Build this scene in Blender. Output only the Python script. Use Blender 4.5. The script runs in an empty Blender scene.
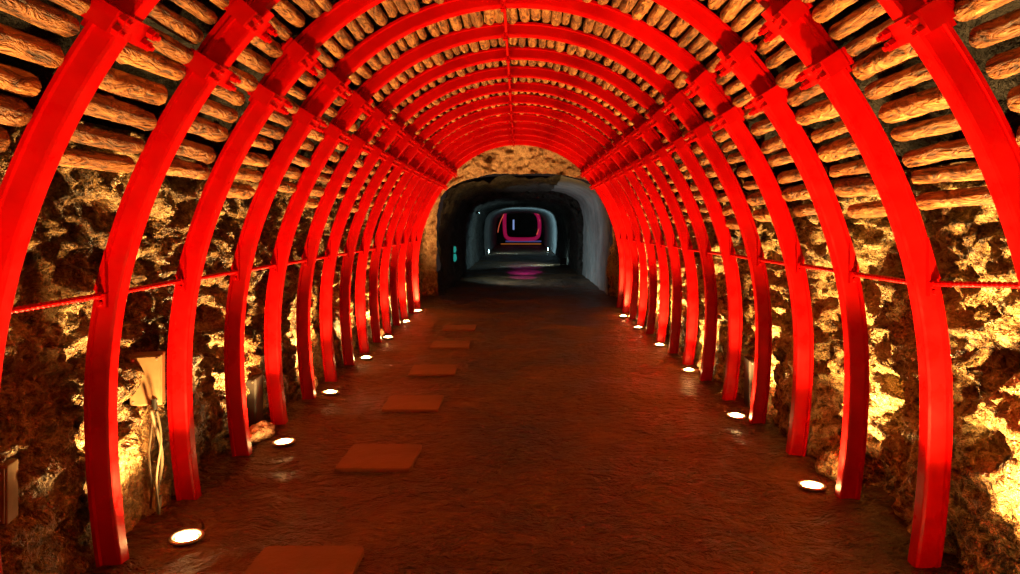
import bpy, bmesh, math, random
from mathutils import Vector, Matrix, noise
random.seed(11)
PI = math.pi
C = bpy.context.scene.collection
S = 0.76                       # spacing of the arches (m)
YK = lambda z: z * S
FX, VX, VY = 689.0, 518.7, 224.0
EYE = 1.6

# ------------------------------------------------------------------ materials
def mat(name):
    m = bpy.data.materials.new(name); m.use_nodes = True
    nt = m.node_tree; nt.nodes.clear()
    out = nt.nodes.new('ShaderNodeOutputMaterial')
    b = nt.nodes.new('ShaderNodeBsdfPrincipled')
    nt.links.new(b.outputs[0], out.inputs['Surface'])
    return m, nt, b
def N(nt, t, **kw):
    n = nt.nodes.new(t)
    for k, v in kw.items():
        if k.startswith('i_'):
            key = k[2:].replace('_', ' ')
            n.inputs[key].default_value = v
        else: setattr(n, k, v)
    return n
def L(nt, a, b): nt.links.new(a, b)
def coords(nt, scale=(1,1,1), kind='Object'):
    tc = N(nt, 'ShaderNodeTexCoord'); mp = N(nt, 'ShaderNodeMapping')
    mp.inputs['Scale'].default_value = scale
    L(nt, tc.outputs[kind], mp.inputs['Vector']); return mp.outputs['Vector']
def fbm(nt, vec, scale, detail=8, rough=.6, dist=0.0):
    n = N(nt, 'ShaderNodeTexNoise'); n.inputs['Scale'].default_value = scale
    n.inputs['Detail'].default_value = detail; n.inputs['Roughness'].default_value = rough
    n.inputs['Distortion'].default_value = dist
    L(nt, vec, n.inputs['Vector']); return n.outputs['Fac']
def ramp(nt, fac, stops):
    r = N(nt, 'ShaderNodeValToRGB'); e = r.color_ramp.elements
    while len(e) < len(stops): e.new(.5)
    for el, (p, c) in zip(e, stops):
        el.position = p; el.color = (*c, 1) if len(c) == 3 else c
    L(nt, fac, r.inputs['Fac']); return r.outputs['Color']
def bump(nt, b, h, strength, dist=.02, chain=None):
    n = N(nt, 'ShaderNodeBump'); n.inputs['Strength'].default_value = strength
    n.inputs['Distance'].default_value = dist
    L(nt, h, n.inputs['Height'])
    if chain is not None: L(nt, chain, n.inputs['Normal'])
    L(nt, n.outputs['Normal'], b.inputs['Normal']); return n.outputs['Normal']
def math_n(nt, op, a, bb):
    n = N(nt, 'ShaderNodeMath', operation=op)
    for i, v in enumerate((a, bb)):
        if isinstance(v, (int, float)): n.inputs[i].default_value = v
        else: L(nt, v, n.inputs[i])
    return n.outputs[0]
def mixc(nt, fac, a, b, mode='MIX'):
    n = N(nt, 'ShaderNodeMix', data_type='RGBA', blend_type=mode)
    for i, v in ((0, fac), (6, a), (7, b)):
        if isinstance(v, tuple): n.inputs[i].default_value = (*v, 1)
        elif isinstance(v, (int, float)): n.inputs[i].default_value = v
        else: L(nt, v, n.inputs[i])
    return n.outputs[2]

def m_paint():
    m, nt, b = mat('red_gloss_paint')
    v = coords(nt)
    chips = fbm(nt, v, 38, 6, .75)
    soft = fbm(nt, v, 3.0, 4, .6)
    base = ramp(nt, soft, [(.35, (.36, .0005, .0007)), (.65, (.50, .0010, .0010))])
    mask = ramp(nt, chips, [(.70, (0, 0, 0)), (.73, (1, 1, 1))])
    col = mixc(nt, mask, base, (.42, .10, .035))
    L(nt, col, b.inputs['Base Color'])
    r = ramp(nt, fbm(nt, v, 9, 5), [(.3, (.22,)*3), (.7, (.46,)*3)])
    L(nt, r, b.inputs['Roughness'])
    b.inputs['Specular IOR Level'].default_value = .12
    n1 = bump(nt, b, fbm(nt, v, 16, 6, .7), .22, .012)
    return m
def m_rock(name, cols, wet=.27, bs=1.0):
    m, nt, b = mat(name)
    v = coords(nt)
    big = fbm(nt, v, 2.2, 5, .6, .6)
    fine = fbm(nt, v, 20, 4, .75, .6)
    mixed = math_n(nt, 'ADD', math_n(nt, 'MULTIPLY', big, .40), math_n(nt, 'MULTIPLY', fine, .60))
    col = ramp(nt, mixed, cols)
    L(nt, col, b.inputs['Base Color'])
    r = ramp(nt, fbm(nt, v, 6, 6), [(.35, (wet,)*3), (.7, (wet + .35,)*3)])
    L(nt, r, b.inputs['Roughness'])
    b.inputs['Specular IOR Level'].default_value = .5
    vor = N(nt, 'ShaderNodeTexVoronoi', feature='F1'); vor.inputs['Scale'].default_value = 15
    wv = N(nt, 'ShaderNodeVectorMath', operation='ADD')
    nz = N(nt, 'ShaderNodeTexNoise'); nz.inputs['Scale'].default_value = 5; nz.inputs['Detail'].default_value = 5
    L(nt, v, nz.inputs['Vector']); L(nt, v, wv.inputs[0])
    sc = N(nt, 'ShaderNodeVectorMath', operation='SCALE'); sc.inputs['Scale'].default_value = .35
    L(nt, nz.outputs['Color'], sc.inputs[0]); L(nt, sc.outputs[0], wv.inputs[1]); L(nt, wv.outputs[0], vor.inputs['Vector'])
    a = bump(nt, b, vor.outputs['Distance'], .8 * bs, .06)
    a = bump(nt, b, fbm(nt, v, 12, 4, .65, .7), 1.0 * bs, .12, a)
    bump(nt, b, fbm(nt, v, 38, 3, .7, .4), 1.0 * bs, .035, a)
    return m
def m_concrete(name, c0, c1, bs=.5, rough=.7):
    m, nt, b = mat(name); v = coords(nt)
    L(nt, ramp(nt, fbm(nt, v, 1.6, 9, .65), [(.35, c0), (.7, c1)]), b.inputs['Base Color'])
    b.inputs['Roughness'].default_value = rough
    bump(nt, b, fbm(nt, v, 5, 10, .65), bs, .05)
    return m
def m_floor():
    m, nt, b = mat('wet_trodden_floor'); v = coords(nt)
    v2 = coords(nt, (.7, 1, 1))
    a = fbm(nt, v, 1.1, 5, .62, .6); f = fbm(nt, v2, 14, 4, .7, .6)
    mx = math_n(nt, 'ADD', math_n(nt, 'MULTIPLY', a, .7), math_n(nt, 'MULTIPLY', f, .3))
    L(nt, ramp(nt, mx, [(.38, (.022, .009, .003)), (.5, (.070, .030, .008)), (.62, (.17, .080, .024))]), b.inputs['Base Color'])
    L(nt, ramp(nt, a, [(.40, (.36,)*3), (.58, (.56,)*3)]), b.inputs['Roughness'])
    b.inputs['Specular IOR Level'].default_value = .5
    n1 = bump(nt, b, fbm(nt, v2, 6.0, 3, .6, 1.6), 1.0, .14)
    n2 = bump(nt, b, fbm(nt, v2, 24, 3, .65, .8), 1.0, .045, n1)
    return m
def m_bark():
    m, nt, b = mat('rough_bark'); v = coords(nt, (.045, .30, .045))
    inf = N(nt, 'ShaderNodeObjectInfo')
    vv = N(nt, 'ShaderNodeVectorMath', operation='ADD'); sh = N(nt, 'ShaderNodeVectorMath', operation='SCALE')
    sh.inputs['Scale'].default_value = 1.0
    L(nt, inf.outputs['Location'], sh.inputs[0]); L(nt, v, vv.inputs[0]); L(nt, sh.outputs[0], vv.inputs[1])
    f = fbm(nt, vv.outputs[0], 24, 4, .7, 1.0)
    col = ramp(nt, f, [(.36, (.04, .014, .004)), (.46, (.28, .095, .020)), (.56, (.50, .20, .048)), (.70, (.66, .36, .12))])
    tint = ramp(nt, inf.outputs['Random'], [(0, (.55, .5, .45)), (1, (1, 1, 1))])
    L(nt, mixc(nt, 1.0, col, tint, 'MULTIPLY'), b.inputs['Base Color'])
    b.inputs['Roughness'].default_value = .62
    k = N(nt, 'ShaderNodeTexVoronoi', feature='DISTANCE_TO_EDGE'); k.inputs['Scale'].default_value = 14
    L(nt, vv.outputs[0], k.inputs['Vector'])
    kr = ramp(nt, k.outputs['Distance'], [(0, (0,)*3), (.09, (1,)*3)])
    a = bump(nt, b, kr, .6, .008)
    bump(nt, b, f, 1.0, .05, a)
    return m
def m_plain(name, col, rough=.5, metal=0, bs=.1):
    m, nt, b = mat(name); v = coords(nt)
    c2 = tuple(x * .75 for x in col)
    L(nt, ramp(nt, fbm(nt, v, 14, 5), [(.35, c2), (.65, col)]), b.inputs['Base Color'])
    b.inputs['Specular IOR Level'].default_value = .3; b.inputs['Roughness'].default_value = rough; b.inputs['Metallic'].default_value = metal
    bump(nt, b, fbm(nt, v, 40, 4), bs, .004)
    return m
def m_emit(name, col, s):
    m, nt, b = mat(name)
    b.inputs['Base Color'].default_value = (*[min(1, c) for c in col], 1)
    b.inputs['Emission Color'].default_value = (*col, 1)
    b.inputs['Emission Strength'].default_value = s
    return m
LAMP = (1.0, .58, .19)
M = dict(
    red=m_paint(),
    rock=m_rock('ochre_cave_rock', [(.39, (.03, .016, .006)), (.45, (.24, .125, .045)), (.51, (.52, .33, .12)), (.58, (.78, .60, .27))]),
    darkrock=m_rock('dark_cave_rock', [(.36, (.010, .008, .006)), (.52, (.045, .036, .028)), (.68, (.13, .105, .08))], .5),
    dimrock=m_rock('dim_brown_cave_rock', [(.39, (.022, .012, .005)), (.46, (.15, .078, .028)), (.53, (.33, .19, .07)), (.61, (.60, .42, .18))]),  # darker copy of the wall rock: left side's dimmer light put into the colour
    shaderock=m_rock('roof_shade_rock', [(.4, (.004, .003, .002)), (.6, (.02, .014, .009))], .7),  # near-black rock: shade in the gaps between roof logs put into the colour
    palerock=m_rock('pale_clay_rock', [(.38, (.30, .14, .07)), (.48, (.62, .34, .18)), (.60, (.85, .55, .32))], .6, .8),
    lining=m_concrete('grey_tunnel_lining', (.16, .155, .15), (.34, .33, .32)),
    floor=m_floor(), bark=m_bark(),
    slab=m_concrete('worn_slab', (.14, .060, .019), (.20, .088, .030), .35, .55),
    box=m_plain('beige_enamel', (.19, .11, .045), .55),
    black=m_plain('black_enamel', (.025, .022, .02), .45),
    cable=m_plain('black_cable_rubber', (.10, .075, .045), .5),
    steel=m_plain('brushed_steel', (.62, .58, .5), .35, .9),
    well=m_plain('fixture_housing', (.10, .08, .06), .5),
    lens=m_emit('warm_lamp_lens', LAMP, 70.0),
    cool=m_emit('cool_lamp_lens', (.55, .95, 1.0), 20.0),
    teal=m_emit('teal_lit_rock_glow', (.04, .75, .62), .15),
    magenta=m_emit('magenta_light', (.85, .01, .14), .11),
    neon=m_emit('orange_light', (1.0, .16, .07), .28),
    blue=m_emit('blue_light', (.25, .25, .9), .05),
    amber=m_emit('amber_light', (1.0, .25, .03), .12),
    dim=m_emit('lilac_screen', (.35, .5, 1.0), .25),
)
# ------------------------------------------------------------------ helpers
def link(name, me, m=None, parent=None, smooth=True):
    o = bpy.data.objects.new(name, me); C.objects.link(o)
    if m is not None and not me.materials: me.materials.append(m)
    if parent is not None: o.parent = parent
    if smooth and me.polygons: me.polygons.foreach_set('use_smooth', [True] * len(me.polygons))
    return o
def frombm(name, bm, m, parent=None, smooth=False):
    bmesh.ops.recalc_face_normals(bm, faces=bm.faces)
    me = bpy.data.meshes.new(name); bm.to_mesh(me); bm.free()
    return link(name, me, m, parent, smooth)
def tag(o, label=None, cat=None, group=None, kind=None):
    if label: o['label'] = label
    if cat: o['category'] = cat
    if group: o['group'] = group
    if kind: o['kind'] = kind
    return o
def empty(name, loc=(0, 0, 0)):
    o = bpy.data.objects.new(name, None); C.objects.link(o); o.location = loc
    o.empty_display_size = .1; return o
def copy_tree(o, parent=None):
    c = o.copy(); C.objects.link(c)
    if parent is not None: c.parent = parent
    for ch in list(o.children): copy_tree(ch, c)
    return c
def add_box(bm, x0, x1, y0, y1, z0, z1, mx=None, bev=0):
    vs = [bm.verts.new((x, y, z)) for x in (x0, x1) for y in (y0, y1) for z in (z0, z1)]
    fs = [(0,1,3,2),(4,6,7,5),(0,4,5,1),(2,3,7,6),(0,2,6,4),(1,5,7,3)]
    faces = [bm.faces.new([vs[i] for i in f]) for f in fs]
    if bev:
        es = list({e for f in faces for e in f.edges})
        r = bmesh.ops.bevel(bm, geom=es, offset=bev, segments=2, profile=.5, affect='EDGES')
        vs = list({v for f in r['faces'] for v in f.verts} | {v for v in vs if v.is_valid})
    if mx is not None:
        for v in vs: v.co = mx @ v.co
    return vs
def add_cyl(bm, p, d, r, h, seg=8, r2=None):
    d = Vector(d).normalized(); q = Vector((0, 0, 1)).rotation_difference(d).to_matrix().to_4x4()
    mx = Matrix.Translation(Vector(p) + d * h / 2) @ q
    return bmesh.ops.create_cone(bm, cap_ends=True, segments=seg, radius1=r, radius2=r if r2 is None else r2, depth=h, matrix=mx)
def tube_mesh(name, pts, rad, seg=8):
    bm = bmesh.new(); pts = [Vector(p) for p in pts]; prev = None
    up = Vector((0.1, 0, 1))
    for i, p in enumerate(pts):
        t = (pts[min(i + 1, len(pts) - 1)] - pts[max(i - 1, 0)]).normalized()
        if abs(t.dot(up)) > .97: a = t.cross(Vector((1, 0, 0))).normalized()
        else: a = t.cross(up).normalized()
        if prev is not None:
            a = (prev[1] - t * prev[1].dot(t)).normalized()
        b2 = t.cross(a)
        r = rad(i) if callable(rad) else rad
        ring = [bm.verts.new(p + (a * math.cos(2*PI*k/seg) + b2 * math.sin(2*PI*k/seg)) * r) for k in range(seg)]
        if prev is not None:
            pr = prev[0]
            for k in range(seg): bm.faces.new((pr[k], pr[(k+1) % seg], ring[(k+1) % seg], ring[k]))
        else: bm.faces.new(ring[::-1])
        prev = (ring, a)
    bm.faces.new(prev[0])
    return bm
# ------------------------------------------------------------------ arch geometry
# inner edge of the right half, in the plane of the arch: leg arc then crown arc
LC, LR = Vector((-.72, .75)), 2.64
CC, CR = Vector((0, 1.41)), 1.68
LR2 = 4.9                      # flatter lower part of the leg
def leg_pt(th):
    c, r = (LC, LR) if th >= 0 else (LC + Vector((LR - LR2, 0)), LR2)
    if th < 0: th = math.asin(max(-1, LR * math.sin(th) / LR2))
    return c + r * Vector((math.cos(th), math.sin(th))), Vector((math.cos(th), math.sin(th)))
def cr_pt(a, r=CR): n = Vector((math.cos(a), math.sin(a))); return CC + r * n, n
PROF = [(-.076,.128),(-.076,.106),(-.059,.100),(-.050,.018),(-.044,.004),(-.036,0),(.036,0),(.044,.004),(.050,.018),(.059,.100),(.076,.106),(.076,.128),(.052,.128),(.034,.016),(-.034,.016),(-.052,.128)]
PROF = [(u * .80, v * .80) for u, v in PROF]
PROF2 = [(u * .96, v) for u, v in PROF]
def sweep(bm, stations, prof):
    prev = None
    for (p, n) in stations:
        ring = [bm.verts.new((p.x + n.x * v, u, p.y + n.y * v)) for u, v in prof]
        k = len(ring)
        if prev:
            for i in range(k): bm.faces.new((prev[i], prev[(i+1) % k], ring[(i+1) % k], ring[i]))
        else: bm.faces.new(ring[::-1])
        prev = ring
    bm.faces.new(prev)
TH0 = math.asin((-.06 - LC.y) / LR)
TH1 = math.asin((2.60 - LC.y) / LR)
A_LO = math.asin((2.25 - CC.y) / CR)
def leg_mesh(sgn):
    bm = bmesh.new()
    st = [leg_pt(TH0 + (TH1 - TH0) * i / 44) for i in range(45)]
    sweep(bm, st, PROF)
    if sgn < 0:
        for v in bm.verts: v.co.x *= -1
    bmesh.ops.recalc_face_normals(bm, faces=bm.faces)
    me = bpy.data.meshes.new('leg'); bm.to_mesh(me); bm.free(); me.materials.append(M['red']); return me
def crown_mesh():
    bm = bmesh.new()
    st = [cr_pt(A_LO + (PI - 2 * A_LO) * i / 72, CR + .018) for i in range(73)]
    sweep(bm, st, PROF2)
    bmesh.ops.recalc_face_normals(bm, faces=bm.faces)
    me = bpy.data.meshes.new('crown_beam'); bm.to_mesh(me); bm.free(); me.materials.append(M['red']); return me
def clamp_frame(a, sgn):
    p, n = cr_pt(a, CR + .0)
    n3 = Vector((n.x * sgn, 0, n.y)); t3 = Vector((-n.y * sgn, 0, n.x)); p3 = Vector((p.x * sgn, 0, p.y))
    # columns: x=Y axis(u), y=normal(v), z=tangent
    mx = Matrix(((0, n3.x, t3.x, p3.x), (1, 0, 0, 0), (0, n3.z, t3.z, p3.z), (0, 0, 0, 1)))
    return mx
def clamp_mesh(mx):
    bm = bmesh.new(); w = .044
    # strap wrapping the profile (thick plates), inner cross plate, ears
    strap = [(u * .86, v * .82) for u, v in [(-.130,.118),(-.130,-.010),(-.120,-.020),(.120,-.020),(.130,-.010),(.130,.118),(.090,.118),(.080,.108),(.066,.104),(.056,.012),(.046,-.001),(-.046,-.001),(-.056,.012),(-.066,.104),(-.080,.108),(-.090,.118)]]
    rings = []
    for tt in (-w, w):
        rings.append([bm.verts.new(mx @ Vector((u, v, tt))) for u, v in strap])
    k = len(strap)
    for i in range(k): bm.faces.new((rings[0][i], rings[0][(i+1)%k], rings[1][(i+1)%k], rings[1][i]))
    bm.faces.new(rings[0][::-1]); bm.faces.new(rings[1])
    # outer back plate behind the lips
    add_box(bm, -.112, .112, .107, .119, -w, w, mx)
    for s in (-1, 1): add_box(bm, s*.090 - .018, s*.090 + .018, .100, .109, -w*.9, w*.9, mx)
    bmesh.ops.recalc_face_normals(bm, faces=bm.faces)
    me = bpy.data.meshes.new('clamp'); bm.to_mesh(me); bm.free(); me.materials.append(M['red']); return me
def bolt_mesh(mx, u, tt):
    bm = bmesh.new()
    o = mx @ Vector((u, 0, tt)); d = (mx @ Vector((u, 1, tt)) - o).normalized()
    add_cyl(bm, o - d * .062, d, .0105, .195, 8)          # shank
    add_cyl(bm, o - d * .044, d, .0215, .026, 6)          # nut under the ear
    add_cyl(bm, o + d * .119, d, .017, .018, 6)           # head outside
    bmesh.ops.recalc_face_normals(bm, faces=bm.faces)
    me = bpy.data.meshes.new('bolt'); bm.to_mesh(me); bm.free(); me.materials.append(M['red']); return me
ROD_Z = {-1: 1.27, 1: 1.315}
ROD_V = .068
def leg_at(z, v=0):
    th = math.asin((z - LC.y) / LR); p, n = leg_pt(th); return p.x + n.x * v, p.y + n.y * v
def bracket_mesh(sgn):
    z = ROD_Z[sgn]; x, zz = leg_at(z, ROD_V); x *= sgn
    bm = bmesh.new()
    # triangular wedge added in place of the dark notch above the rod, small lug and nut below
    x1, z1 = leg_at(z + .005, .104); x2, z2 = leg_at(z + .005, .050); x3, z3 = leg_at(z + .19, .098)
    ring = []
    for y in (-.074, -.044):
        ring.append([bm.verts.new((sgn * a, y, b)) for a, b in ((x1, z1), (x2, z2), (x3, z3))])
    for i in range(3): bm.faces.new((ring[0][i], ring[0][(i+1)%3], ring[1][(i+1)%3], ring[1][i]))
    bm.faces.new(ring[0]); bm.faces.new(ring[1][::-1])
    add_box(bm, x - .017, x + .017, -.078, -.036, z - .055, z + .012)
    add_cyl(bm, (x, -.096, z - .034), (0, 1, 0), .0125, .025, 6)
    add_cyl(bm, (x, -.094, z), (0, 1, 0), .020, .024, 6)
    bmesh.ops.recalc_face_normals(bm, faces=bm.faces)
    me = bpy.data.meshes.new('rod_bracket'); bm.to_mesh(me); bm.free(); me.materials.append(M['red']); return me
A1 = math.asin((2.31 - CC.y) / CR)
A2 = A1 + .30 / CR
ORD = ['first','second','third','fourth','fifth','sixth','seventh','eighth','ninth','tenth','eleventh','twelfth','thirteenth','fourteenth','fifteenth','sixteenth','seventeenth','eighteenth','nineteenth','twentieth','twenty-first','twenty-second','twenty-third','twenty-fourth','twenty-fifth','twenty-sixth','twenty-seventh','twenty-eighth','twenty-ninth','thirtieth']
arch0 = empty('steel_arch')
for sgn in (-1, 1):
    link('leg', leg_mesh(sgn), None, arch0, False)
    link('rod_bracket', bracket_mesh(sgn), None, arch0, False)
    for a in (A1, A2):
        mx = clamp_frame(a, sgn)
        cl = link('clamp', clamp_mesh(mx), None, arch0, False)
        for u in (-.090, .090):
            for tt in (-.022, .022): link('bolt', bolt_mesh(mx, u, tt), None, cl, False)
link('crown_beam', crown_mesh(), None, arch0, False)
# crown hook that carries the line of rods along the crown
bm = bmesh.new()
add_cyl(bm, (-.10, -.085, 3.125), (0, 1, 0), .018, .17, 8); add_box(bm, -.118, -.082, -.03, .03, 3.082, 3.12)
add_cyl(bm, (-.10, -.07, 3.085), (0, 0, 1), .012, .06, 6)
frombm('crown_hook', bm, M['red'], arch0)
for me in {o.data for o in arch0.children if o.type == 'MESH' and o.name.startswith(('leg', 'crown_beam'))}:
    me.polygons.foreach_set('use_smooth', [False] * len(me.polygons))
# arch numbers: the picture shows arches 3.3 ... 17.3 spacings away; two more stand just outside the frame
ZS = [1.3, 2.3] + [3.3 + i for i in range(15)]
arches = []
for i, z in enumerate(ZS):
    a = arch0 if i == 0 else copy_tree(arch0)
    a.location = (0, YK(z), 0); a.rotation_euler = (0, random.uniform(-.003, .003), random.uniform(-.006, .006))
    if z < 3:
        lab = 'red steel arch outside the picture, just before the first arch in view' if z > 2 else 'red steel arch outside the picture, beside the camera'
    elif i == len(ZS) - 1: lab = 'last red steel arch of the tunnel, standing before the bare rock and grey lining'
    elif i == 2: lab = 'first red steel arch in view, its crown cut off and its feet outside the picture'
    else: lab = f'{ORD[i-2]} red steel arch counted from the tunnel mouth, legs bolted to crown by clamps'
    tag(a, lab, 'steel arch', 'red steel arches over the tunnel path'); arches.append(a)
# ------------------------------------------------------------------ tie rods (ribbed bars)
def rod_mesh(L_, r=.0105):
    n = int(L_ / .006); bm = bmesh.new(); seg = 10; prev = None
    for i in range(n + 1):
        y = L_ * i / n; ring = []
        for k in range(seg):
            ph = 2 * PI * k / seg
            rr = r + .0040 * max(0, math.sin(2 * PI * y / .030 + ph)) ** 1.0
            ring.append(bm.verts.new((math.cos(ph) * rr, y, math.sin(ph) * rr)))
        if prev:
            for k in range(seg): bm.faces.new((prev[k], prev[(k+1) % seg], ring[(k+1) % seg], ring[k]))
        else: bm.faces.new(ring)
        prev = ring
    bm.faces.new(prev[::-1]); bmesh.ops.recalc_face_normals(bm, faces=bm.faces)
    me = bpy.data.meshes.new('tie_rod'); bm.to_mesh(me); bm.free(); me.materials.append(M['red']); return me
RL = S - .14
rme = rod_mesh(RL); rme2 = rod_mesh(S - .2, .009)
def between(i):
    if i == 0: return 'before the first arch'
    if i == 14: return 'before the last arch'
    return f'between the {ORD[i-1]} and {ORD[i]} arches'
for sgn, wall in ((-1, 'darker rock wall'), (1, 'brightly lit rock wall'), (0, 'roof')):
    for i in range(-1, 14):
        y0 = YK(3.3 + i)
        if sgn:
            x, z = leg_at(ROD_Z[sgn], ROD_V); z = ROD_Z[sgn]; x *= sgn
            o = link('tie_rod', rme, None, None); o.location = (x, y0 + .07, z)
            o.rotation_euler = (random.uniform(-.006, .006), 0, 0)
            if sgn > 0 and i == 0: o.rotation_euler = (-.075, 0, 0); o.location.z += .055
            lab = f'red ribbed rod along the {wall}, {between(i + 1)}'
            g = f'tie rods along the {wall}'
        else:
            o = link('tie_rod', rme2, None, None); o.location = (-.10, y0 + .10, 3.125)
            lab = f'red ribbed tie rod under the crown, {between(i + 1)}'
            g = 'tie rods under the crown'
        tag(o, lab, 'tie rod', g)
# ------------------------------------------------------------------ roof logs
def log_mesh(seed, L_=.618):
    rnd = random.Random(seed); seg, nl = 14, 22; bm = bmesh.new(); prev = None
    off = Vector((seed * 7.3, seed * 3.1, 0)); bx, bz = rnd.uniform(-.012, .012), rnd.uniform(-.008, .008); tp = rnd.uniform(-.12, .12)
    knots = [(rnd.uniform(.1, .55), rnd.uniform(0, 2*PI), rnd.uniform(.15, .3)) for _ in range(rnd.choice((1, 2, 3)))]
    e0, e1 = rnd.uniform(.02, .045), rnd.uniform(.018, .045)
    for i in range(nl + 1):
        f = i / nl; f = .5 - .5 * math.cos(PI * f)
        y = L_ * f
        cap = 1.0
        if y < e0: cap = math.sqrt(max(0.0, 1 - (1 - y / e0) ** 2)) * .32 + .68
        if L_ - y < e1: cap = min(cap, math.sqrt(max(0.0, 1 - (1 - (L_ - y) / e1) ** 2)) * .42 + .58)
        ring = []
        for k in range(seg):
            ph = 2 * PI * k / seg; c, s = math.cos(ph), math.sin(ph)
            q = Vector((c * .9, y * 3.2, s * .9)) + off
            r = 1 + .16 * noise.noise(q * 1.3) + .07 * noise.noise(q * 4.1) + tp * (f - .5)
            for (ky, kp, ks) in knots:
                d = math.hypot(y - ky, .045 * math.atan2(math.sin(ph - kp), math.cos(ph - kp)))
                r += ks * math.exp(-(d / .022) ** 2)
            r *= cap
            ring.append(bm.verts.new((c * r + bx * 20 * math.sin(PI * f), y, s * r + bz * 20 * math.sin(PI * f))))
        if prev:
            for k in range(seg): bm.faces.new((prev[k], prev[(k+1) % seg], ring[(k+1) % seg], ring[k]))
        else: bm.faces.new(ring)
        prev = ring
    bm.faces.new(prev[::-1]); bmesh.ops.recalc_face_normals(bm, faces=bm.faces)
    me = bpy.data.meshes.new('roof_log'); bm.to_mesh(me); bm.free(); me.materials.append(M['bark'])
    me.polygons.foreach_set('use_smooth', [True] * len(me.polygons)); return me
LOGS = [log_mesh(s) for s in range(12)]
def lag_pt(s):
    """point on the line on which the logs lie; s = arc length from the crown, signed"""
    R = CR + .104 + .014
    a = PI / 2 - abs(s) / R
    if a > math.asin((2.30 - CC.y) / CR):
        p, n = cr_pt(a, R)
    else:
        a0 = math.asin((2.30 - CC.y) / CR); s0 = (PI / 2 - a0) * R
        p0, n0 = cr_pt(a0, R)
        th0 = math.asin((2.30 - LC.y) / LR); th = th0 - (abs(s) - s0) / (LR + .118)
        q, n = leg_pt(th); q0, _ = leg_pt(th0); p = q + n * .106
    sg = 1 if s >= 0 else -1
    return Vector((p.x * sg, p.y)), Vector((n.x * sg, n.y))
logdata = []
for i in range(-1, 14):           # bay i lies between arch i and i+1 (3.3+i ...)
    rnd = random.Random(100 + i)
    for sg in (-1, 1):
        s = rnd.uniform(.0, .01)
        end = (2.42 if sg < 0 else 2.66) + rnd.uniform(-.05, .05)
        k = 0
        while s < end:
            r = rnd.uniform(.030, .046) + (.006 if s > 1.7 else 0)
            gap = rnd.uniform(.002, .016) + (.020 if s > 1.3 else 0)
            s += r
            logdata.append((i, sg, k, s, r, rnd.random(), rnd.uniform(-.006, .018)))
            s += r + gap; k += 1
def visible(i, p):
    """roughly: does the bay show in the frame at this point"""
    for f in (.2, .6, .9):
        Y = YK(3.3 + i + f); px = VX + FX * p.x / Y; py = VY - FX * (p.y - EYE) / Y
        if -10 < px < 1030 and -10 < py < 584: return True
    return False
made = 0; far = bmesh.new(); near_hidden = []
for (i, sg, k, s, r, rv, dv) in logdata:
    p, n = lag_pt(s * sg); c = p + n * (r * .55 + dv)
    y0 = YK(3.3 + i) + .071
    me = LOGS[int(rv * 1e4) % 12]
    vis = visible(i, c)
    nm = i
    if vis and made < 296 and i < 13:
        o = bpy.data.objects.new('roof_log', me); C.objects.link(o); made += 1
        o.location = (c.x, y0 + random.uniform(-.006, .006), c.y); o.scale = (r, 1.0, r)
        o.rotation_euler = (random.uniform(-.02, .02), 0, random.uniform(-.02, .02))
        side = 'darker' if sg < 0 else 'brighter'
        if i == -1: lab = f'barked roof log before the first red arch, {ORD[k]} from crown toward {side} wall'
        else: lab = f'barked roof log beyond the {ORD[i]} arch, {ORD[k]} from crown toward {side} wall'
        tag(o, lab, 'log', 'logs lagging the tunnel roof')
    else:
        seg = 8; rings = []
        q = random.Random(int(rv * 1e6))
        y1 = y0 + .618
        prof = ((0, .72), (.03, .98), (.3, 1.0 + q.uniform(-.06, .06)), (.585, .97), (.618, .62))
        prev = None
        for (yy, rr) in prof:
            ring = [far.verts.new((c.x + math.cos(2*PI*t/seg) * r * rr, y0 + yy, c.y + math.sin(2*PI*t/seg) * r * rr)) for t in range(seg)]
            if prev:
                for t in range(seg): far.faces.new((prev[t], prev[(t+1) % seg], ring[(t+1) % seg], ring[t]))
            else: far.faces.new(ring)
            prev = ring
        far.faces.new(prev[::-1])
print('logs made', made, 'of', len(logdata))
o = frombm('distant_roof_logs', far, M['bark'], None, True)
tag(o, 'small far roof logs filling the deepest bays above the red arches', 'logs', None, 'stuff')
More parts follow.
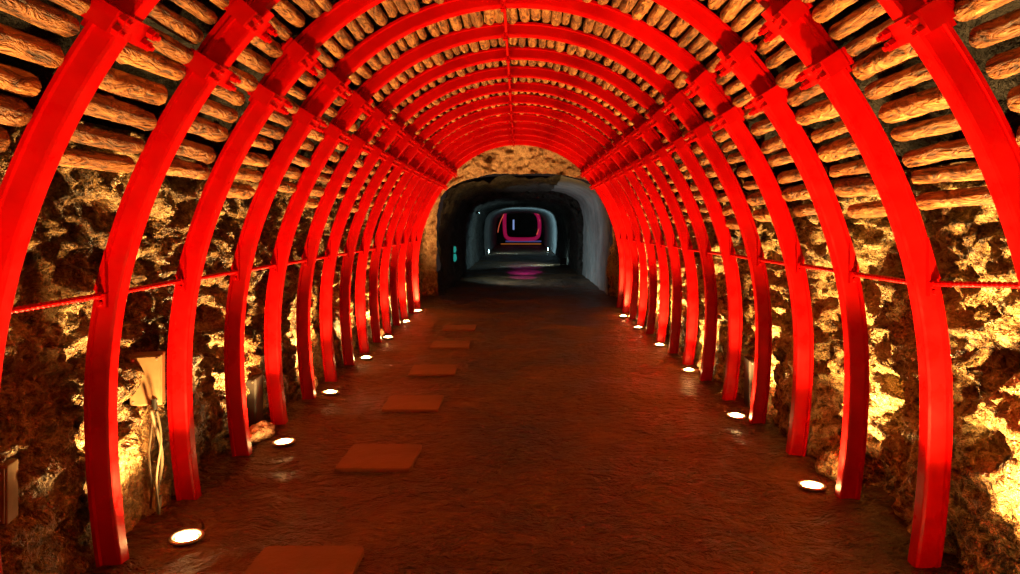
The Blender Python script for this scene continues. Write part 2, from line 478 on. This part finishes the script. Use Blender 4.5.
# ------------------------------------------------------------------ cave rock
def rocky(p, amp):
    d = noise.hetero_terrain(p * 1.15, 0.9, 2.1, 4, .6) * .08 - .04
    rid = noise.ridged_multi_fractal(Vector((p.x * 3.4, p.y * 3.0, p.z * 4.6)), .85, 2.1, 6, 1.0, 2.0)
    d += (rid - 1.2) * .075
    v = noise.voronoi(Vector((p.x * 3.6, p.y * 3.6, p.z * 5.0)))[0]
    d += (v[1] - v[0]) * -.10 + .04
    v = noise.voronoi(Vector((p.x * 11, p.y * 11, p.z * 14)) + noise.noise_vector(p * 6) * .8)[0]
    d += (v[1] - v[0]) * -.045 + .02
    d += noise.turbulence(p * 15, 4, True) * -.045 + .03
    return d * amp
def rock_grid(name, prof, ys, sgn, mtl, amp, clearance=None, label=None):
    """prof: list of (x, z) followed upward; ys list; displaced towards the inside"""
    # resample
    P = [Vector(q) for q in prof]; nrm = []
    for i in range(len(P)):
        t = (P[min(i+1, len(P)-1)] - P[max(i-1, 0)]).normalized(); nrm.append(Vector((-t.y, t.x)))   # inward for the right-hand wall going up
    verts = []; faces = []; nP = len(P)
    for y in ys:
        for (p, n) in zip(P, nrm):
            w = Vector((p.x * sgn, y, p.y))
            d = rocky(w, amp)
            q = p + n * d
            if clearance: q = clearance(q, y, p)
            verts.append((q.x * sgn, y, q.y))
    for j in range(len(ys) - 1):
        for i in range(nP - 1):
            a = j * nP + i; f = (a, a + 1, a + nP + 1, a + nP)
            faces.append(f if sgn > 0 else f[::-1])
    me = bpy.data.meshes.new(name); me.from_pydata(verts, [], faces); me.update()
    o = link(name, me, mtl, None, True); tag(o, kind='structure'); return o
def resample(pts, step):
    # Catmull-Rom through pts, then even steps
    P = [Vector(p) for p in pts]; P = [P[0] * 2 - P[1]] + P + [P[-1] * 2 - P[-2]]
    dense = []
    for i in range(1, len(P) - 2):
        for k in range(24):
            t = k / 24
            a, b_, c, d = P[i-1], P[i], P[i+1], P[i+2]
            dense.append(.5 * ((2*b_) + (c - a) * t + (2*a - 5*b_ + 4*c - d) * t*t + (3*b_ - a - 3*c + d) * t**3))
    dense.append(P[-2]); out = [dense[0]]; acc = 0
    for a, b_ in zip(dense, dense[1:]):
        acc += (b_ - a).length
        if acc >= step: out.append(b_); acc = 0
    out.append(dense[-1]); return out
def clear_leg(q, y, p):
    z = max(-.1, min(q.y, 2.6))
    x, _ = leg_at(z, 0)
    lim = x + .13
    if q.y < 2.35 and q.x < lim + .05:
        w = Vector((q.y * 3 + 7, y * 3, 1.5)); lim2 = lim + .09 * abs(noise.noise(w * 1.7)) + .05 * noise.turbulence(w * 4, 4, True)
        q = Vector((max(q.x, lim2 - .02), q.y))
    return q
def yline(a, b, s0, s1):
    ys = [a]
    while ys[-1] < b: f = (ys[-1] - a) / (b - a); ys.append(ys[-1] + s0 + (s1 - s0) * f)
    return ys
WL = resample([(2.06, -.15), (2.12, .35), (2.26, .9), (2.34, 1.5), (2.27, 1.9), (2.24, 2.12)], .018)
WR = resample([(2.18, -.15), (2.20, .35), (2.30, .9), (2.36, 1.5), (2.32, 1.75), (2.30, 1.92)], .018)
ys_all = [-1.6 + .1 * i for i in range(26)] + yline(1.02, 13.35, .016, .06)
rock_grid('wall_left', WL, ys_all, -1, M['dimrock'], 1.25, clear_leg)
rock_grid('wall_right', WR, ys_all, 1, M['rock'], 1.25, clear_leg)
# roof above the logs
RO = resample([(2.38, 1.78), (2.26, 2.3), (1.90, 2.90), (1.30, 3.34), (.6, 3.56), (0, 3.62), (-.6, 3.56), (-1.30, 3.34), (-1.90, 2.90), (-2.26, 2.4), (-2.34, 1.98)], .09)
rock_grid('ceiling', RO, [-1.6 + .12 * i for i in range(128)], 1, M['shaderock'], 1.0)
# ------------------------------------------------------------------ floor
def floor_grid(name, x0, x1, y0, y1, step, amp):
    nx = int((x1 - x0) / step); ys = yline(y0, y1, step, step * 3.5); verts = []; faces = []
    for y in ys:
        for i in range(nx + 1):
            x = x0 + (x1 - x0) * i / nx; p = Vector((x, y, 0))
            h = (noise.hetero_terrain(p * 1.1, .9, 2.0, 4, .5) - .5) * .014 + noise.noise(Vector((x * 5, y * 2.4, 3))) * .006
            h += (noise.ridged_multi_fractal(Vector((x * 5, y * 3, 1)), .9, 2.1, 4, 1, 2) - 1.2) * .0075
            h += max(0, abs(x) - 1.75) * .10 * (noise.noise(p * 3.1) * .5 + .35)
            if x < -.6 and x > -1.3 and y < 12: h *= .25
            verts.append((x, y, h * amp - .006))
    for j in range(len(ys) - 1):
        for i in range(nx):
            a = j * (nx + 1) + i; faces.append((a, a + 1, a + nx + 2, a + nx + 1))
    me = bpy.data.meshes.new(name); me.from_pydata(verts, [], faces); me.update()
    o = link(name, me, M['floor'], None, True); tag(o, kind='structure'); return o
floor_grid('floor', -2.7, 2.7, -1.6, 22, .026, 1.0)
# ------------------------------------------------------------------ slabs in the floor
def slab(x, y, w, d, rot, lab, i):
    bm = bmesh.new(); q = random.Random(i)
    n = 10; pts = []
    def side(a, b_):
        return [Vector(a).lerp(Vector(b_), k / n) for k in range(n)]
    cs = [(-w/2, -d/2), (w/2, -d/2), (w/2, d/2), (-w/2, d/2)]
    for a, b_ in zip(cs, cs[1:] + cs[:1]): pts += side(a, b_)
    out = []
    for k, p in enumerate(pts):
        shrink = .015 if k % n == 0 else 0
        j = Vector((q.uniform(-.004, .004), q.uniform(-.004, .004)))
        out.append(p * (1 - shrink * 2) + j)
    def lay(s, z): return [bm.verts.new((p.x * s, p.y * s, z)) for p in out]
    rings = [lay(1, -.03), lay(1, .012), lay(.975, .020), lay(.5, .0215)]
    for r0, r1 in zip(rings, rings[1:]):
        m_ = len(out)
        for k in range(m_): bm.faces.new((r0[k], r0[(k+1) % m_], r1[(k+1) % m_], r1[k]))
    bm.faces.new(rings[-1]); bm.faces.new(rings[0][::-1])
    o = frombm('floor_slab', bm, M['slab'], None, False); o.location = (x, y, 0); o.rotation_euler = (0, 0, rot)
    tag(o, lab, 'slab', 'square slabs set in a row along the path')
for i, (x, z, lab) in enumerate([(-1.00, 4.13, 'square reddish slab set in the path, cut off by the bottom of the picture'),
        (-.944, 6.19, 'square reddish floor slab, second along the row in the path'),
        (-.934, 8.05, 'square reddish floor slab, third along the row in the path'),
        (-.925, 9.88, 'square reddish floor slab, fourth along the row in the path'),
        (-.90, 11.95, 'square reddish floor slab, fifth along the row in the path'),
        (-.90, 13.9, 'faint square floor slab, last and smallest of the row in the path')]):
    slab(x, YK(z), .50, .50, random.uniform(-.03, .03), lab, i)
# ------------------------------------------------------------------ uplights
def lathe(prof, seg=32, sx=1):
    bm = bmesh.new(); prev = None
    for (r, z) in prof:
        if r < 1e-6:
            v = bm.verts.new((0, 0, z))
            if prev:
                for k in range(seg): bm.faces.new((prev[k], prev[(k+1) % seg], v))
            prev = None; continue
        ring = [bm.verts.new((math.cos(2*PI*k/seg) * r, math.sin(2*PI*k/seg) * r, z)) for k in range(seg)]
        if prev:
            for k in range(seg): bm.faces.new((prev[k], prev[(k+1) % seg], ring[(k+1) % seg], ring[k]))
        prev = ring
    return bm
up0 = empty('floor_uplight')
frombm('housing', lathe([(.072, -.05), (.072, .004), (.066, .004), (.066, -.05), (.001, -.05)]), M['well'], up0, True)
frombm('trim_ring', lathe([(.066, .003), (.080, .003), (.084, .010), (.080, .016), (.070, .018), (.064, .014), (.064, .003)]), M['steel'], up0, True)
frombm('lens', lathe([(.050, .004), (.048, .014), (.036, .022), (.018, .026), (0, .027)]), M['lens'], up0, True)
lights = [(-1.70, z) for z in (.6, 2.6, 4.6, 6.6, 8.55, 10.75, 12.7, 14.75, 16.6)] + [(1.66, z) for z in (1.5, 3.5, 5.5, 7.5, 9.85, 11.9, 13.9, 15.6)]
first = True
for (x, z) in lights:
    u = up0 if first else copy_tree(up0); first = False
    xx = {4.6: -1.685, 6.6: -1.71, 8.55: -1.775, 10.75: -1.81, 12.7: -1.83, 14.75: -1.83, 16.6: -1.84, 5.5: 1.778, 7.5: 1.80, 9.85: 1.85, 11.9: 1.85, 13.9: 1.83, 15.6: 1.80}.get(z, x)
    sp = bpy.data.lights.new('uplight_beam', 'SPOT'); sp.energy = 150; sp.color = (1.0, .56, .17); sp.spot_size = math.radians(110); sp.spot_blend = .6; sp.shadow_soft_size = .04
    so = bpy.data.objects.new('uplight_beam', sp); C.objects.link(so); so.location = (xx, YK(z), .05)
    tl = .10 if z == 3.5 else .17
    dirv = Vector(((-tl if x < 0 else tl), (.50 if z > 15 else 0), 1)); so.rotation_euler = dirv.to_track_quat('-Z', 'Y').to_euler()
    sp.energy = {3.5: 560, 16.6: 420, 15.6: 400}.get(z, 235)
    u.location = (xx, YK(z), .004); u.rotation_euler = (random.uniform(-.04, .04), random.uniform(-.04, .04), random.uniform(0, 3))
    vis = z > 4
    w = 'darker rock wall' if x < 0 else 'brighter rock wall'
    row = [q for q in lights if (q[0] < 0) == (x < 0) and q[1] > 4]
    if vis:
        k = row.index((x, z)); nth = 'the last' if k == len(row) - 1 else ORD[k]
        lab = f'glowing uplight in the floor beside the {w}, {nth} of its row'
    else: lab = f'round uplight in the floor by the {w}, outside the picture, {"behind" if z < 2 else "below"} the view'
    tag(u, lab, 'floor light', f'uplights along the {w}')
# ------------------------------------------------------------------ stones at the foot of the walls
def stone(x, y, r, sc, seed, lab, mtl='palerock', rot=0):
    bm = bmesh.new(); bmesh.ops.create_icosphere(bm, subdivisions=4, radius=1)
    off = Vector((seed * 5.1, seed * 2.3, seed))
    for v in bm.verts:
        n = v.co.normalized()
        d = 1 + .45 * noise.noise(n * 1.1 + off) + .2 * noise.noise(n * 2.7 + off) + .06 * noise.noise(n * 7 + off)
        v.co = Vector((n.x * sc[0], n.y * sc[1], n.z * sc[2])) * d * r
    o = frombm('stone', bm, M[mtl], None, True); o.location = (x, y, r * sc[2] * .35); o.rotation_euler = (0, 0, rot)
    tag(o, lab, 'stone', 'loose stones at the foot of the walls'); return o
stone(-1.93, YK(6.78), .12, (.5, 1.6, .7), 3, 'long pale stone on the floor between fourth and fifth arch feet, by the second uplight', 'palerock', -.15)
stone(-2.02, YK(8.8), .10, (.55, 1.5, .8), 5, 'pale narrow stone by the third uplight along the darker rock wall')
stone(-1.98, YK(12.9), .11, (.6, 1.3, .7), 8, 'small pale stone by the fifth uplight along the darker rock wall')
stone(2.02, YK(5.75), .13, (.8, 1.3, .8), 12, 'rough ochre stone just behind the first uplight of the brighter wall', 'rock', .2)
stone(2.03, YK(9.9), .12, (.7, 1.3, .7), 15, 'pale stone beside the third uplight of the brighter wall')
# ------------------------------------------------------------------ boxes and cables on the walls
def cabinet(name, loc, w, d, h, rz, rx, mtl, lab, cat):
    e = empty(name, loc); e.rotation_euler = (rx, 0, rz)
    bm = bmesh.new(); add_box(bm, -w/2, w/2, -d/2, d/2, 0, h, None, .006); frombm('body', bm, M[mtl], e)
    bm = bmesh.new(); add_box(bm, -w/2 + .008, w/2 - .008, -d/2 - .010, -d/2 + .001, .008, h - .008, None, .004); frombm('lid', bm, M[mtl], e)
    for sx in (-1, 1):
        for zz in (.025, h - .025):
            bm = bmesh.new(); add_cyl(bm, (sx * (w/2 - .025), -d/2 - .014, zz), (0, 1, 0), .006, .006, 10); frombm('screw', bm, M['steel'], e)
    tag(e, lab, cat); return e
bx = cabinet('junction_box', (-2.07, 3.84, .60), .165, .12, .28, .35, 0, 'box', 'beige metal junction box on the darker wall between second and third arches', 'junction box')
bm = bmesh.new(); add_cyl(bm, (.045, -.065, -.02), (0, 0, 1), .016, .06, 10); frombm('cable_gland', bm, M['black'], bx)
cabinet('junction_box', (-2.16, 2.82, .38), .16, .10, .24, .25, 0, 'box', 'beige box low on the darker wall between first and second arches, at picture edge', 'junction box')
for i, (dx, r, lab) in enumerate([(0, .0085, 'thick black cable hanging from the beige junction box beside the third arch'), (.034, .006, 'thin pale cable looping below the beige junction box to the floor'), (-.02, .006, 'thin dark cable nearest the rock under the beige junction box')]):
    x0, y0 = -1.985 , 3.72
    pts = []
    for k in range(41):
        f = k / 40
        z = .60 - .56 * min(1, f * 1.15) + (0.10 * max(0, f - .87) / .13)
        pts.append((x0 + dx + .05 * math.sin(f * PI * 1.1 + i) * f + .055 * f - .02 * math.cos(f * 9 + i * 2) * f, y0 + .03 * math.sin(f * 6 + i) - dx, z))
    o = frombm('cable', tube_mesh('c', pts, r, 8), M['cable'], None, True)
    tag(o, lab, 'cable', 'cables under the junction box')
b2 = cabinet('equipment_box', (-2.13, 5.34, .0), .24, .2, .42, .1, 0, 'black', 'black equipment box on the floor between fourth and fifth arches, darker wall', 'equipment box')
cabinet('equipment_box', (2.10, 6.04, .0), .2, .2, .42, -.1, 0, 'black', 'black equipment box on the floor by the brighter wall before the sixth arch', 'equipment box')
# ------------------------------------------------------------------ tunnel beyond the arches
def shell(name, prof, y0, y1, mtl, amp, step=.12, sy=.14):
    P = resample(prof, step); o = rock_grid(name, P, yline(y0, y1, sy, sy * 1.2), 1, mtl, amp); return o
def ring_prof(xr, xl, z_sp, z_top, base=-.15):
    xm = (xr - xl) / 2
    return [(xr, base), (xr + .05, .8), (xr, z_sp), (xr - .30, z_top - .25), (xm + (xr + xl) * .22, z_top - .03), (xm - .1, z_top), (xm - (xr + xl) * .22, z_top - .04), (-xl + .30, z_top - .28), (-xl, z_sp), (-xl - .05, .8), (-xl, base)]
def face_ring(name, outer, inner, y, mtl, amp, label=None):
    """rock face with an opening, between two profiles of equal count, leaning a little"""
    n = 220
    def even(P):
        P = resample(P, .01); Ls = [0]
        for a, b_ in zip(P, P[1:]): Ls.append(Ls[-1] + (b_ - a).length)
        out = []; j = 0
        for k in range(n + 1):
            t = Ls[-1] * k / n
            while j < len(Ls) - 2 and Ls[j + 1] < t: j += 1
            out.append(P[j])
        return out
    A, B = even(outer), even(inner); m_ = 36; verts = []; faces = []
    for r in range(m_ + 1):
        f = r / m_
        for a, b_ in zip(A, B):
            p = a.lerp(b_, f); w = Vector((p.x, y, p.y))
            d = rocky(w * 1.1, amp)
            verts.append((p.x, y + f * .55 - d * 1.5, p.y))
    for r in range(m_):
        for k in range(n):
            q = r * (n + 1) + k; faces.append((q, q + 1, q + n + 2, q + n + 1))
    me = bpy.data.meshes.new(name); me.from_pydata(verts, [], faces); me.update()
    o = link(name, me, mtl, None, True); tag(o, kind='structure'); return o
CAV = [(2.25, -.15), (2.3, .8), (2.25, 1.6), (2.05, 2.35), (1.4, 3.2), (.5, 3.62), (-.5, 3.62), (-1.4, 3.2), (-2.05, 2.35), (-2.25, 1.6), (-2.3, .8), (-2.15, -.15)]
P1 = ring_prof(2.02, 1.78, 2.0, 2.72)
P2 = ring_prof(1.86, 1.72, 1.55, 2.45)
P3 = ring_prof(1.95, 1.72, 1.75, 2.50)
shell('wall_cavern', CAV, 13.3, 15.6, M['rock'], 1.2, .07, .07)
face_ring('wall_portal', [(2.6, -.15), (2.6, 1), (2.5, 2), (1.9, 3.4), (.6, 3.9), (-.6, 3.9), (-1.9, 3.4), (-2.5, 2), (-2.6, 1), (-2.6, -.15)], P1, 14.9, M['palerock'], 1.3)
cut = 5
def half(P, a, b): 
    return P[a:b]
rp = resample(P1, .10); kk = int(len(rp) * .40)
rock_grid('wall_lining', rp[:kk + 1], yline(15.45, 22, .12, .15), 1, M['lining'], .30)
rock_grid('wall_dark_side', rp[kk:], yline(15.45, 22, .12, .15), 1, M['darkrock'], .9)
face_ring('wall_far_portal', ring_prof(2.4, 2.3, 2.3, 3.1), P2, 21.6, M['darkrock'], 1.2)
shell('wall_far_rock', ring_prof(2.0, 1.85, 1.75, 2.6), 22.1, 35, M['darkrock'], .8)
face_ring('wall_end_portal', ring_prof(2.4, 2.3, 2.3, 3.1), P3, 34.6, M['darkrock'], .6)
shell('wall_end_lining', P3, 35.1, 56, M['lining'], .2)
floor_grid('floor_far', -2.7, 2.7, 21.9, 57, .15, .8)
bm = bmesh.new(); add_box(bm, -3, 3, 56.6, 56.8, -.3, 4); o = frombm('wall_end', bm, M['darkrock']); tag(o, kind='structure')
# rear wall of the tunnel behind the camera
bm = bmesh.new(); add_box(bm, -3, 3, -1.9, -1.6, -.3, 4.2); o = frombm('wall_rear', bm, M['darkrock']); tag(o, kind='structure')
# far lights
def spot(name, loc, tgt, e, col, ang, r=.05):
    l = bpy.data.lights.new(name, 'SPOT'); l.energy = e; l.color = col; l.spot_size = math.radians(ang); l.spot_blend = .7; l.shadow_soft_size = r
    o = bpy.data.objects.new(name, l); C.objects.link(o); o.location = loc
    o.rotation_euler = (Vector(tgt) - Vector(loc)).to_track_quat('-Z', 'Y').to_euler(); return o
spot('cool_beam', (-1.45, 18.2, 1.0), (2.0, 19.4, 1.2), 75, (.85, .95, 1.0), 120)
spot('cool_beam', (-1.45, 36.8, .45), (1.9, 39.5, .9), 260, (.45, .85, 1.0), 120)
spot('cool_beam', (1.5, 26.6, .5), (-.8, 27.5, 0), 190, (.5, .9, 1.0), 130)
spot('cool_beam', (-1.3, 19.2, 1.6), (.2, 20.0, 0), 60, (.5, .85, .9), 110)
spot('purple_streak_fill', (.15, 17.5, 2.55), (.2, 22.6, 0), 4200, (.52, .02, .60), 13)  # added spots without a fixture, imitating a purple reflection on the floor
spot('purple_streak_fill', (.15, 17.5, 2.55), (.25, 26.0, 0), 4500, (.52, .02, .60), 10)
spot('purple_streak_fill', (.15, 17.5, 2.55), (.15, 20.6, 0), 1500, (.52, .02, .60), 14)

def round_rect(w, h, r, n=8):
    pts = []
    for cx, cz, a0 in ((w/2 - r, h - r, 0), (-w/2 + r, h - r, PI/2), (-w/2 + r, r, PI), (w/2 - r, r, 1.5*PI)):
        for k in range(n + 1):
            a = a0 + PI/2 * k / n; pts.append((cx + r * math.cos(a), cz + r * math.sin(a)))
    return pts
def frame_bm(w, h, r, th, dp):
    bm = bmesh.new(); A = round_rect(w, h, r); B = round_rect(w - 2*th, h - 2*th, max(.03, r - th)); B = [(x, z + th) for x, z in B]
    n = len(A); V = [[bm.verts.new((x, y, z)) for x, z in P] for P in (A, B) for y in (0, dp)]
    for k in range(n):
        j = (k + 1) % n
        bm.faces.new((V[0][k], V[0][j], V[2][j], V[2][k])); bm.faces.new((V[1][j], V[1][k], V[3][k], V[3][j]))
        bm.faces.new((V[0][j], V[0][k], V[1][k], V[1][j])); bm.faces.new((V[2][k], V[2][j], V[3][j], V[3][k]))
    return bm
e = empty('light_frame', (.22, 51.0, .42))
U = [(-1.25, 2.1), (-1.27, 1.2), (-1.22, .45), (-1.1, .2), (-.85, .08), (0, .05), (.85, .08), (1.15, .2), (1.28, .45), (1.32, 1.2), (1.22, 1.75), (1.0, 2.05)]
frombm('frame', tube_mesh('n', [(q.x, 0, q.y) for q in resample(U, .08)], .14, 10), M['magenta'], e, True)
bm = bmesh.new(); add_box(bm, -1.2, 1.45, -.05, 0, -.16, -.05, None, .02); frombm('blue_strip', bm, M['blue'], e)
bm = bmesh.new(); add_box(bm, -1.55, 1.45, -.08, 0, -.33, -.26, None, .02); frombm('amber_strip', bm, M['amber'], e)
bm = tube_mesh('n', [(-1.75 + .62 * (k / 14) ** 1.7, -.1, .55 + 1.65 * k / 14) for k in range(15)], .025, 8); frombm('orange_tube', bm, M['neon'], e)
bm = tube_mesh('n', [(1.10 + .25 * math.sin(k / 8 * PI), -.1, .4 + 1.7 * k / 8) for k in range(9)], .03, 8); frombm('orange_tube', bm, M['neon'], e)
bm = bmesh.new(); add_box(bm, -.66, -.54, -.05, 0, .75, 1.5, None, .02); frombm('lilac_strip', bm, M['dim'], e)
tag(e, 'glowing magenta frame with blue and amber strips at the far end of the tunnel', 'light frame')
def wall_lamp(loc, w, h, d, mtl, lab, rz=0):
    e = empty('wall_lamp', loc); e.rotation_euler = (0, 0, rz)
    bm = bmesh.new(); add_box(bm, -w/2 - .02, w/2 + .02, 0, d, -.02, h + .02, None, .01); frombm('housing', bm, M['black'], e)
    bm = bmesh.new(); add_box(bm, -w/2, w/2, -.02, .005, 0, h, None, .008); frombm('lens', bm, M[mtl], e)
    tag(e, lab, 'lamp'); return e
e = empty('wall_lamp', (-1.66, 17.9, .62)); bm = bmesh.new(); add_box(bm, -.09, -.03, -.06, .06, -.02, .42, None, .02); frombm('housing', bm, M['black'], e)  # housing and glowing lumps added in place of rock lit teal
for zz, sc_ in ((.10, (.05, .06, .10)), (.31, (.04, .05, .07))):
    bm = bmesh.new(); bmesh.ops.create_icosphere(bm, subdivisions=3, radius=1)
    for v in bm.verts: v.co = Vector((v.co.x * sc_[0], v.co.y * sc_[1], v.co.z * sc_[2] + zz)) * (1 + .2 * noise.noise(v.co * 3))
    frombm('lens', bm, M['teal'], e, True)
tag(e, 'teal glow standing in for lit rock on the dark wall just beyond the red arches', 'lamp')
wall_lamp((1.74, 27.0, .03), .22, .22, .06, 'cool', 'cool white lamp low on the dark rock behind the grey lining', -2.9)
wall_lamp((-1.62, 36.5, .05), .10, .2, .06, 'cool', 'cool white lamp at the foot of the far lining, opposite the other', 2.2)
wall_lamp((1.74, 40.0, .05), .10, .18, .06, 'cool', 'cool white lamp deepest in the tunnel at the foot of the far lining', -2.2)
wall_lamp((-1.5, 25.5, 2.0), .07, .05, .06, 'cool', 'cool lamp high on the dark rock between the two far portals', 2.4)
# ------------------------------------------------------------------ world, camera
w = bpy.data.worlds.new('world'); bpy.context.scene.world = w; w.use_nodes = True
w.node_tree.nodes['Background'].inputs[0].default_value = (.02, .012, .01, 1); w.node_tree.nodes['Background'].inputs[1].default_value = .5
cam = bpy.data.cameras.new('camera'); co = bpy.data.objects.new('camera', cam); C.objects.link(co)
co.location = (0, 0, EYE); co.rotation_euler = (PI / 2, 0, 0)
cam.sensor_width = 36; cam.lens = FX / 1020 * 36; cam.shift_x = -(VX - 510) / 1020; cam.shift_y = -(287 - VY) / 1020
cam.clip_start = .05; cam.clip_end = 200
bpy.context.scene.camera = co
sc = bpy.context.scene
sc.view_settings.view_transform = 'Standard'; sc.view_settings.look = 'None'; sc.view_settings.gamma = 1; sc.view_settings.use_curve_mapping = False
sc.view_settings.exposure = 1.0
sc.cycles.sample_clamp_indirect = 8.0
